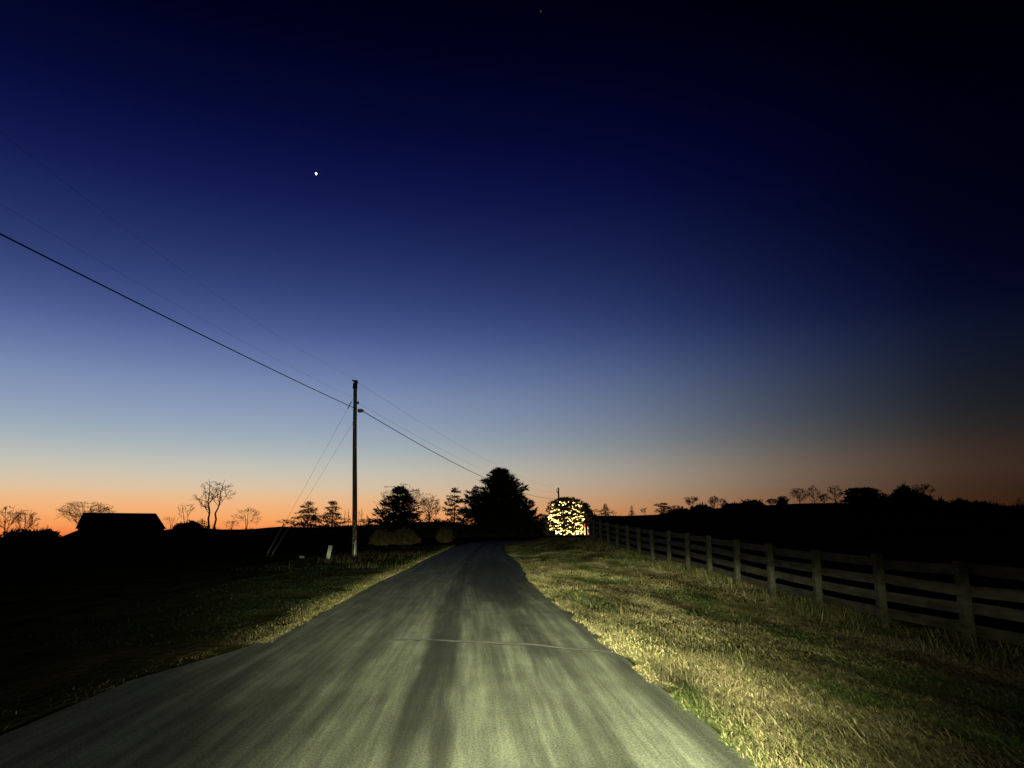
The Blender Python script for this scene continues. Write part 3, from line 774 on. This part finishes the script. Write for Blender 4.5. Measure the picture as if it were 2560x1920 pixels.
mb = MB(); solid(mb, [(xl, -3.6, ez), (xr, -3.6, ez), (xr, 5.6, ez), (xl, 5.6, ez)], [(rl.x, .2, rl.z), (rr_.x, .2, rl.z), (rr_.x, 1.2, rl.z), (rl.x, 1.2, rl.z)])
roof = mb.build('roof', M_roof, barn)
MB().tube([Vector((rl.x + .05, .7, rl.z + .03)), Vector((rr_.x - .05, .7, rl.z + .03))], .06, 6).build('ridge_cap', M_roof, roof)
ll = bp_(140, 1347, -2.8)
mb = MB(); solid(mb, [(ll.x, -2.8, ll.z - .15), (wl + .2, -2.8, ez - .45), (wl + .2, 5, ez - .45), (ll.x, 5, ll.z - .15)], [(ll.x, -2.8, ll.z), (wl + .2, -2.8, ez - .06), (wl + .2, 5, ez - .06), (ll.x, 5, ll.z)])
mb.build('lean_to_roof', M_roof, barn)
mb = MB(); solid(mb, [(ll.x + .3, -2.5, -1), (wl - .02, -2.5, -1), (wl - .02, 4.8, -1), (ll.x + .3, 4.8, -1)], [(ll.x + .3, -2.5, ll.z - .1), (wl - .02, -2.5, ez - .5), (wl - .02, 4.8, ez - .5), (ll.x + .3, 4.8, ll.z - .1)])
mb.build('lean_to_wall', M_barn, barn)

# ------------------------------------------------------------------ trees, left to right
bare_tree('bare twiggy tree at the left edge of the picture', 24, 1262, 150, 78, kind='fan', stems=3, limbs=21, start=.15)
bare_tree('second bare tree from the left, lower and wider than its neighbour', 68, 1273, 155, 74, kind='fan', stems=3, limbs=21, start=.15)
shrub('dark ragged bush at the foot of the two leftmost bare trees', 55, 1322, 140, 110, n=2200, leaf=.35, group='shrubs on the skyline')
shrub('dark low bush between the leftmost trees and the barn', 112, 1324, 142, 74, n=1800, leaf=.35, group='shrubs on the skyline')
conifer('tiny pointed cedar poking up left of the barn', 119, 1312, 150, 26, n=40, spray=10, tip=.5)
bare_tree('fan shaped bare tree rising behind the left end of the barn roof', 215, 1250, 165, 140, kind='fan', stems=6, limbs=36, start=.12, subs=6)
bare_tree('faint wispy bare tree just left of the tall forked bare tree', 468, 1256, 190, 62, kind='tall', stems=2, limbs=10, subs=5, twig=.7)
bare_tree('low bare thicket right beside the right end of the barn', 430, 1289, 160, 46, kind='fan', stems=3, limbs=9, subs=4, twigs=3, start=.3, twig=.6)
shrub('dark bush on the skyline right of the barn', 452, 1309, 150, 30, n=1100, leaf=.3, group='shrubs on the skyline')
shrub('dark bush at the foot of the wispy tree', 478, 1304, 150, 50, n=1500, leaf=.3, group='shrubs on the skyline')
conifer('small dark cedar left of the forked bare tree', 506, 1296, 150, 40, n=50, spray=14, shape=.7)
bare_tree('tall slender bare tree left of the utility pole, the tallest bare one', 522, 1198, 135, 66, kind='tall', limbs=15, subs=6, start=.28, lean=-.05, thick=1.2, twig=.9)
bare_tree('leaning bare tree touching the tallest bare one on its right', 562, 1199, 136, 74, kind='tall', limbs=13, subs=6, start=.42, lean=.13, thick=1.1, twig=.9)
bare_tree('round topped bare tree halfway between barn and utility pole', 620, 1266, 165, 70, stems=2, limbs=16, subs=5, twig=.8)
bare_tree('low bare scrub left of the round topped bare tree', 580, 1300, 170, 50, stems=4, limbs=12, subs=4, twig=.8)
bare_tree('low bare scrub behind the guy wire guards', 712, 1297, 170, 56, stems=4, limbs=12, subs=4, twig=.8)
conifer('ragged cedar left of the utility pole, the left one of two', 772, 1250, 118, 108, n=92, spray=26, shape=.62, bottom=.02, tip=.7, jag=.6, whorl=12, thin=.16, droop=.12, group='pair of cedars by the pole')
conifer('ragged cedar nearest the utility pole on its left', 832, 1251, 118, 116, n=92, spray=28, shape=.85, bottom=.02, tip=.7, jag=.6, whorl=11, thin=.16, droop=.05, group='pair of cedars by the pole')
for k, (px, tp) in enumerate(((863, 1275), (872, 1272), (897, 1274), (905, 1268))):
    bare_tree(('thin sapling just left of the pole base', 'thin sapling closest to the pole on its left', 'thin sapling just right of the pole', 'taller thin sapling a little right of the pole')[k], px, tp, 130, 9, name='sapling', kind='tall', limbs=5, subs=2, twigs=1, thick=.5, twig=.9, group='saplings by the pole')
bare_tree('low dome shaped bare shrub on the skyline right of the pole', 913, 1296, 150, 46, name='bare_shrub', kind='fan', stems=7, limbs=28, subs=4, start=.1)
bare_tree('bare tree spreading behind the dense evergreen right of the pole', 1006, 1208, 150, 128, stems=3, limbs=26, subs=7, start=.2)
conifer('dense broad evergreen right of the utility pole', 1000, 1214, 105, 144, n=220, spray=38, shape=.72, bottom=.0, tip=.75, dens=1.3, jag=.5, whorl=15, thin=.16, droop=.05, cap=.14)
bare_tree('bare multi stemmed tree between two evergreens', 1076, 1233, 140, 66, kind='fan', stems=6, limbs=30, subs=6, start=.15)
conifer('open layered conifer left of the tallest pine', 1137, 1216, 116, 126, n=96, spray=32, shape=.8, bottom=.02, tip=.7, jag=.55, droop=.02, whorl=11, thin=.15)
conifer('tallest pine in the picture, broad and black beside the bend', 1250, 1170, 118, 172, n=290, spray=70, shape=.58, bottom=.0, tip=.9, dens=1.5, jag=.6, droop=.3, thin=.1, cap=.1)
conifer('smaller pine joined to the left flank of the tallest pine', 1190, 1211, 119, 66, n=110, spray=44, shape=.62, bottom=.0, tip=.8, dens=1.2, jag=.6, thin=.11, cap=.12)
conifer('low feathery pine joined to the right flank of the tallest pine', 1300, 1240, 117, 92, n=90, spray=44, shape=.5, bottom=.0, tip=1.1, droop=.55, dens=1.1, jag=.6, thin=.13, cap=.06)
for px, tp, w, y, lb in ((1062, 1311, 80, 108, 'dark shrub between the layered conifer and the dry bushes'), (1140, 1308, 90, 112, 'dark shrub under the layered conifer'),
                         (1208, 1309, 95, 108, 'dark shrub under the left side of the tallest pine'), (1275, 1312, 90, 111, 'dark shrub under the middle of the tallest pine'),
                         (1325, 1300, 70, 116, 'dark shrub at the right foot of the tallest pine'), (1358, 1287, 48, 128, 'dark bush between the tallest pine and the lit evergreen')):
    shrub(lb, px, tp, y, w, n=2600, leaf=.28, group='shrubs along the bend')
shrub('dry tawny bush dimly lit below the dense evergreen', 1012, 1318, 76, 84, name='dry_bush', dry=True, n=3200, group='dry bushes by the lane')
shrub('dry tawny bush at the left end of the lit bushes', 955, 1321, 74, 66, name='dry_bush', dry=True, n=2400, group='dry bushes by the lane')
shrub('small dry tawny bush nearest the bend', 1112, 1316, 84, 46, name='dry_bush', dry=True, n=1800, group='dry bushes by the lane')
# right-hand skyline
bare_tree('low bare scrub right of the lit evergreen', 1484, 1272, 190, 34, stems=4, limbs=12, subs=4)
conifer('small layered conifer right of the lit evergreen', 1513, 1258, 190, 36, n=70, spray=16, shape=.6, tip=.7, jag=.5)
bare_tree('low bare bush beside the small layered conifer', 1533, 1276, 195, 22, stems=3, limbs=9, subs=4)
conifer('slim pointed conifer on the right skyline', 1579, 1263, 195, 20, n=60, spray=14, shape=.8, tip=.5)
bare_tree('short bare tree next to the slim pointed conifer', 1611, 1269, 195, 26, stems=2, limbs=10, subs=5)
conifer('wind bent conifer with flat flag shaped top', 1658, 1257, 190, 40, n=60, spray=16, flat=True, tip=.8, jag=.6)
bare_tree('bare scrub between the wind bent conifer and the fan tree', 1692, 1262, 190, 44, stems=4, limbs=16, subs=5)
bare_tree('flat topped fan shaped bare tree on the right skyline', 1727, 1239, 190, 50, kind='flat', stems=3, limbs=21, subs=6, start=.3, twig=1.3)
for px, tp, w, lb in ((1700, 1276, 60, 'dark bush under the fan shaped bare tree'), (1752, 1267, 56, 'dark bush right of the fan shaped bare tree'), (1835, 1262, 60, 'wide dark bush along the right skyline'), (1880, 1251, 62, 'pointed dark bush in the middle of the right skyline'), (1956, 1250, 18, 'small dark round bush below the hazy bare trees')):
    shrub(lb, px, tp, 195, w, n=1300, leaf=.5, group='bushes on the right skyline')
for px, tp, w, st_, lb in ((1784, 1238, 30, 2, 'hazy bare tree right of the fan shaped tree'), (1806, 1245, 22, 1, 'small hazy bare tree beside another right of the fan tree'),
                           (1860, 1256, 26, 3, 'bare brush on the right skyline left of the pointed bush'), (1930, 1246, 32, 3, 'short bare tree right of the pointed bush'), (1956, 1239, 34, 3, 'leafless shrub above the small round bush'),
                           (1996, 1219, 54, 2, 'broad hazy bare tree left of two tall bare ones'), (2032, 1212, 34, 1, 'tall narrow bare tree in the middle of three'), (2060, 1232, 30, 2, 'lower bare tree between two tall narrow ones'), (2084, 1212, 42, 1, 'tall narrow bare tree left of the flat topped evergreen')):
    bare_tree(lb, px, tp, 195, w, kind='round', stems=st_, limbs=24 + 6 * st_, subs=7, twigs=6, start=.1, twig=.85)
conifer('flat topped dark evergreen on the right skyline', 2150, 1219, 185, 84, n=150, spray=26, flat=True, tip=1.0, dens=1.2, jag=.3)
shrub('dark bush sloping right from the flat topped evergreen', 2195, 1236, 186, 80, n=2000, leaf=.55, group='bushes on the right skyline')
shrub('dark round evergreen bush with two humps on the right skyline', 2258, 1219, 186, 82, name='evergreen_bush', n=3400, leaf=.6, group='bushes on the right skyline')
shrub('dark bush below the bare tree near the right edge', 2302, 1236, 188, 70, n=2200, leaf=.55, group='bushes on the right skyline')
bare_tree('round bare tree behind the two humped evergreen near the right edge', 2303, 1207, 195, 70, stems=3, limbs=24, subs=7, twig=1.4)
for px, tp, w, lb in ((2350, 1252, 40, 'low bush right of the round bare tree'), (2398, 1248, 56, 'low bush in the dark near the right edge'), (2450, 1256, 70, 'lowest bush toward the right edge')):
    shrub(lb, px, tp, 195, w, n=1200, leaf=.5, group='bushes on the right skyline')
bare_tree('small bare tree at the right edge of the picture', 2552, 1243, 195, 26, kind='tall', limbs=8)

# far wood line: countless low brush along the ridge
def brushline():
    T = []
    for px in np.arange(-260, 2800, 1.3):
        yy = np.interp(px, [p[0] for p in SKY_LINE], [p[1] for p in SKY_LINE])
        hgt = 3 + 24 * fbm(np.array([px * .045]), np.array([.5]), 61)[0] ** 2.4 * rng.uniform(.3, 1)
        d = ray(px + rng.uniform(-1, 1), yy + 3); r = rng.uniform(205, 228); t_ = r / math.hypot(d.x, d.y)
        p = np.array([d.x * t_, d.y * t_, CAM_H + d.z * t_ - .4])
        for k in range(5):
            w = rng.uniform(.05, .4); q = p + np.array([rng.normal(0, .35), rng.normal(0, 1), 0]); h_ = hgt / 1850 * r * rng.uniform(.5, 1.2)
            T.append([q - [w, 0, .8], q + [w, 0, -.8], q + [rng.normal(0, .5), 0, h_]])
            if k < 2:
                tp_ = q + [rng.normal(0, .7), 0, h_ * rng.uniform(1.0, 1.7)]; T.append([q - [.05, 0, 0], q + [.05, 0, 0], tp_])
    o = tri_mesh('far_brush', np.array(T), M_shrub, None)
    tag(o, 'ragged dark brush along the distant ridge', 'brush', kind='stuff')
brushline()

# ------------------------------------------------------------------ evergreen wrapped in light strings
TY = 125
tc_ = at(1416, 1338, TY); TX = tc_.x
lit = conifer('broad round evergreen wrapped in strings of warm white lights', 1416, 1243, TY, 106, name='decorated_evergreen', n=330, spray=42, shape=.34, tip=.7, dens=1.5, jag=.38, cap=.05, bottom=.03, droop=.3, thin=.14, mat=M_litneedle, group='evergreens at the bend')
conifer('dark evergreen behind the right side of the light covered one', 1462, 1254, TY + 4, 74, n=200, spray=30, shape=.45, bottom=.0, tip=.9, jag=.35, group='evergreens at the bend')
conifer('low dark evergreen to the right of the light covered one', 1488, 1284, TY + 3, 40, n=110, spray=24, shape=.5, bottom=.0, tip=.9, jag=.35, group='evergreens at the bend')
bulb_mb = MB(); bulb_mb.ball((0, 0, 0), .5, 6, 4); bulb_me = bulb_mb.mesh('bulb'); bulb_me.materials.append(M_bulb)
bulb_me.shade_smooth()
ORD = ['lowest', 'second lowest', 'third lowest', 'fourth lowest', 'fifth lowest', 'sixth', 'seventh', 'fifth highest', 'fourth highest', 'third highest', 'second highest', 'highest']
ROWS = [1334, 1328, 1321, 1314, 1306, 1299, 1292, 1285, 1278, 1271, 1264, 1256]
RB = random.Random(5)
for k, py in enumerate(ROWS):
    c = at(1415, py, TY); zc = c.z
    hwpx = np.interp(py, [1250, 1256, 1264, 1285, 1325, 1336], [10, 24, 36, 42, 41, 27])
    R0 = hwpx / 1850 * TY
    root = thing('light_string', ORD[k] + ' string of warm white bulbs draped around the evergreen', 'light string', (c.x, TY, zc), 'light strings on the evergreen')
    ph = RB.random() * 6; nsw = RB.choice((2, 3, 3, 4)); pts = []
    tilt = RB.uniform(-.35, .35)
    def sp_(u):                                        # u 0..1 across the front half of the crown
        a = PI * (1.03 - 1.06 * u)
        r = R0 * (1 + .05 * math.sin(a * 7 + ph))
        return Vector((r * math.cos(a), -r * math.sin(a) * .95, .17 * math.sin(u * nsw * 2 * PI + ph) + tilt * (u - .5) + .05 * math.sin(u * 31 + ph)))
    pts = [sp_(i / 40) for i in range(41)]
    MB().tube(pts, .012, 4).build('cord', M_wire, root)
    nb = int(np.interp(k, [0, 6, 8, 11], [40, 36, 24, 13]))
    for i in range(nb):
        u = (i + RB.uniform(.1, .9)) / nb
        if RB.random() < .12: continue
        p = sp_(u); d = sp_(min(u + .02, 1)) - sp_(max(u - .02, 0))
        o = link('bulb', bulb_me, None, root); o.location = p + Vector((RB.gauss(0, .04), -.06, RB.gauss(0, .06)))
        o.rotation_euler = d.to_track_quat('X', 'Z').to_euler() if abs(d.x) > .3 * abs(d.y) else (0, RB.uniform(-.5, .5), 0)
        s = RB.choice((.06, .08, .1, .12, .15)); o.scale = (s * RB.choice((1, 1, 1.3, 1.8, 2.6)), s, s)

# glowing lawn decoration, small post, stake and light by the evergreen
M_red = mat_emit('lit_red_fabric', (1, .1, .03), 1.6); M_cream = mat_emit('lit_cream_fabric', (1, .7, .28), 1.9); M_amber = mat_emit('lit_amber_fabric', (1, .3, .07), 1.5)
p = at(1465, 1337, TY - 2); p.z = at(1465, 1338, TY - 2).z
deco = thing('lawn_decoration', 'small glowing red and cream inflatable standing at the right foot of the lit evergreen', 'decoration', p)
MB().ball((0, 0, .42), .34, 12, 8, sq=(.95, .8, 1.3)).build('body', M_cream, deco, True)
MB().ball((.2, .05, .35), .26, 12, 8, sq=(.8, .7, 1.3)).build('side_panel', M_amber, deco, True)
MB().ball((.1, 0, 1.02), .27, 12, 8, sq=(1.15, .9, .8)).build('head', M_cream, deco, True)
mb = MB(); mb.tube([(-.02, 0, 1.1), (-.06, 0, 1.32), (-.12, 0, 1.55)], [.3, .2, .05], 10); mb.build('top', M_red, deco, True)
mb = MB(); mb.tube([(0, -.27, .78), (.15, -.25, .8)], .05, 6); mb.build('band', M_red, deco, True)
deco.scale = (1.25, 1.25, 1.15)
p = at(1450, 1337, TY - 2.2)
o = MB().tube([(0, 0, -1), (0, 0, .55)], .09, 8).build('short_post', M_white); o.location = p; tag(o, 'short pale post between the lit evergreen and the glowing decoration', 'post')
a = at(1357, 1336, TY - 3); b_ = at(1369, 1311, TY - 3)
o = MB().tube([Vector((0, 0, -.4)), (b_ - a)], .055, 8).build('slanted_stake', M_guard); o.location = a; tag(o, 'pale slanted stake leaning toward the left side of the lit evergreen', 'stake')
M_lamp = mat_emit('porch_light', (1, .86, .62), 3.5)
p = at(1351, 1327, TY - 7); zg = gz(p.x, p.y)
yl = thing('yard_light', 'small warm yard light glowing left of the lit evergreen', 'lamp', (p.x, p.y, zg))
h = p.z - zg
MB().tube([(0, 0, -.2), (0, 0, h - .06)], .04, 6).build('stem', M_black, yl)
mb = MB(); mb.ball((0, 0, h), .13, 8, 5); mb.build('globe', M_lamp, yl, True)
mb = MB(); mb.ball((-.3, 0, h + .1), .075, 8, 5); mb.tube([(0, 0, h - .05), (-.3, 0, h + .05)], .015, 5); mb.build('side_lamp', M_lamp, yl, True)

# ------------------------------------------------------------------ stars
p = at(790, 434, 3000); s = .95 * 3000 / 1850
mb = MB(); out = [(-2.6, 2.6), (0, 4.0), (2.4, 1.8), (4.4, 0), (2.2, -2.0), (.8, -5.6), (-.8, -3.2), (-2.2, -.4)]
for yy in (-1.5, 1.5):
    for x_, z_ in out: mb.v.append(RT * (x_ * s * .82) + UP * (z_ * s * .82) + FW * yy)
n = len(out); mb.f = [tuple(range(n)), tuple(reversed(range(n, 2 * n)))] + [(k, k + n, (k + 1) % n + n, (k + 1) % n) for k in range(n)]
o = mb.build('evening_star', M_star); o.location = p; tag(o, 'bright white evening star alone high in the blue sky', 'star')
p = at(1352, 28, 3000)
o = MB().ball((0, 0, 0), 3.2, 8, 6, sq=(1, 1, 1.8)).build('faint_star', M_faintstar); o.location = p; tag(o, 'very faint star at the top of the dark sky', 'star')
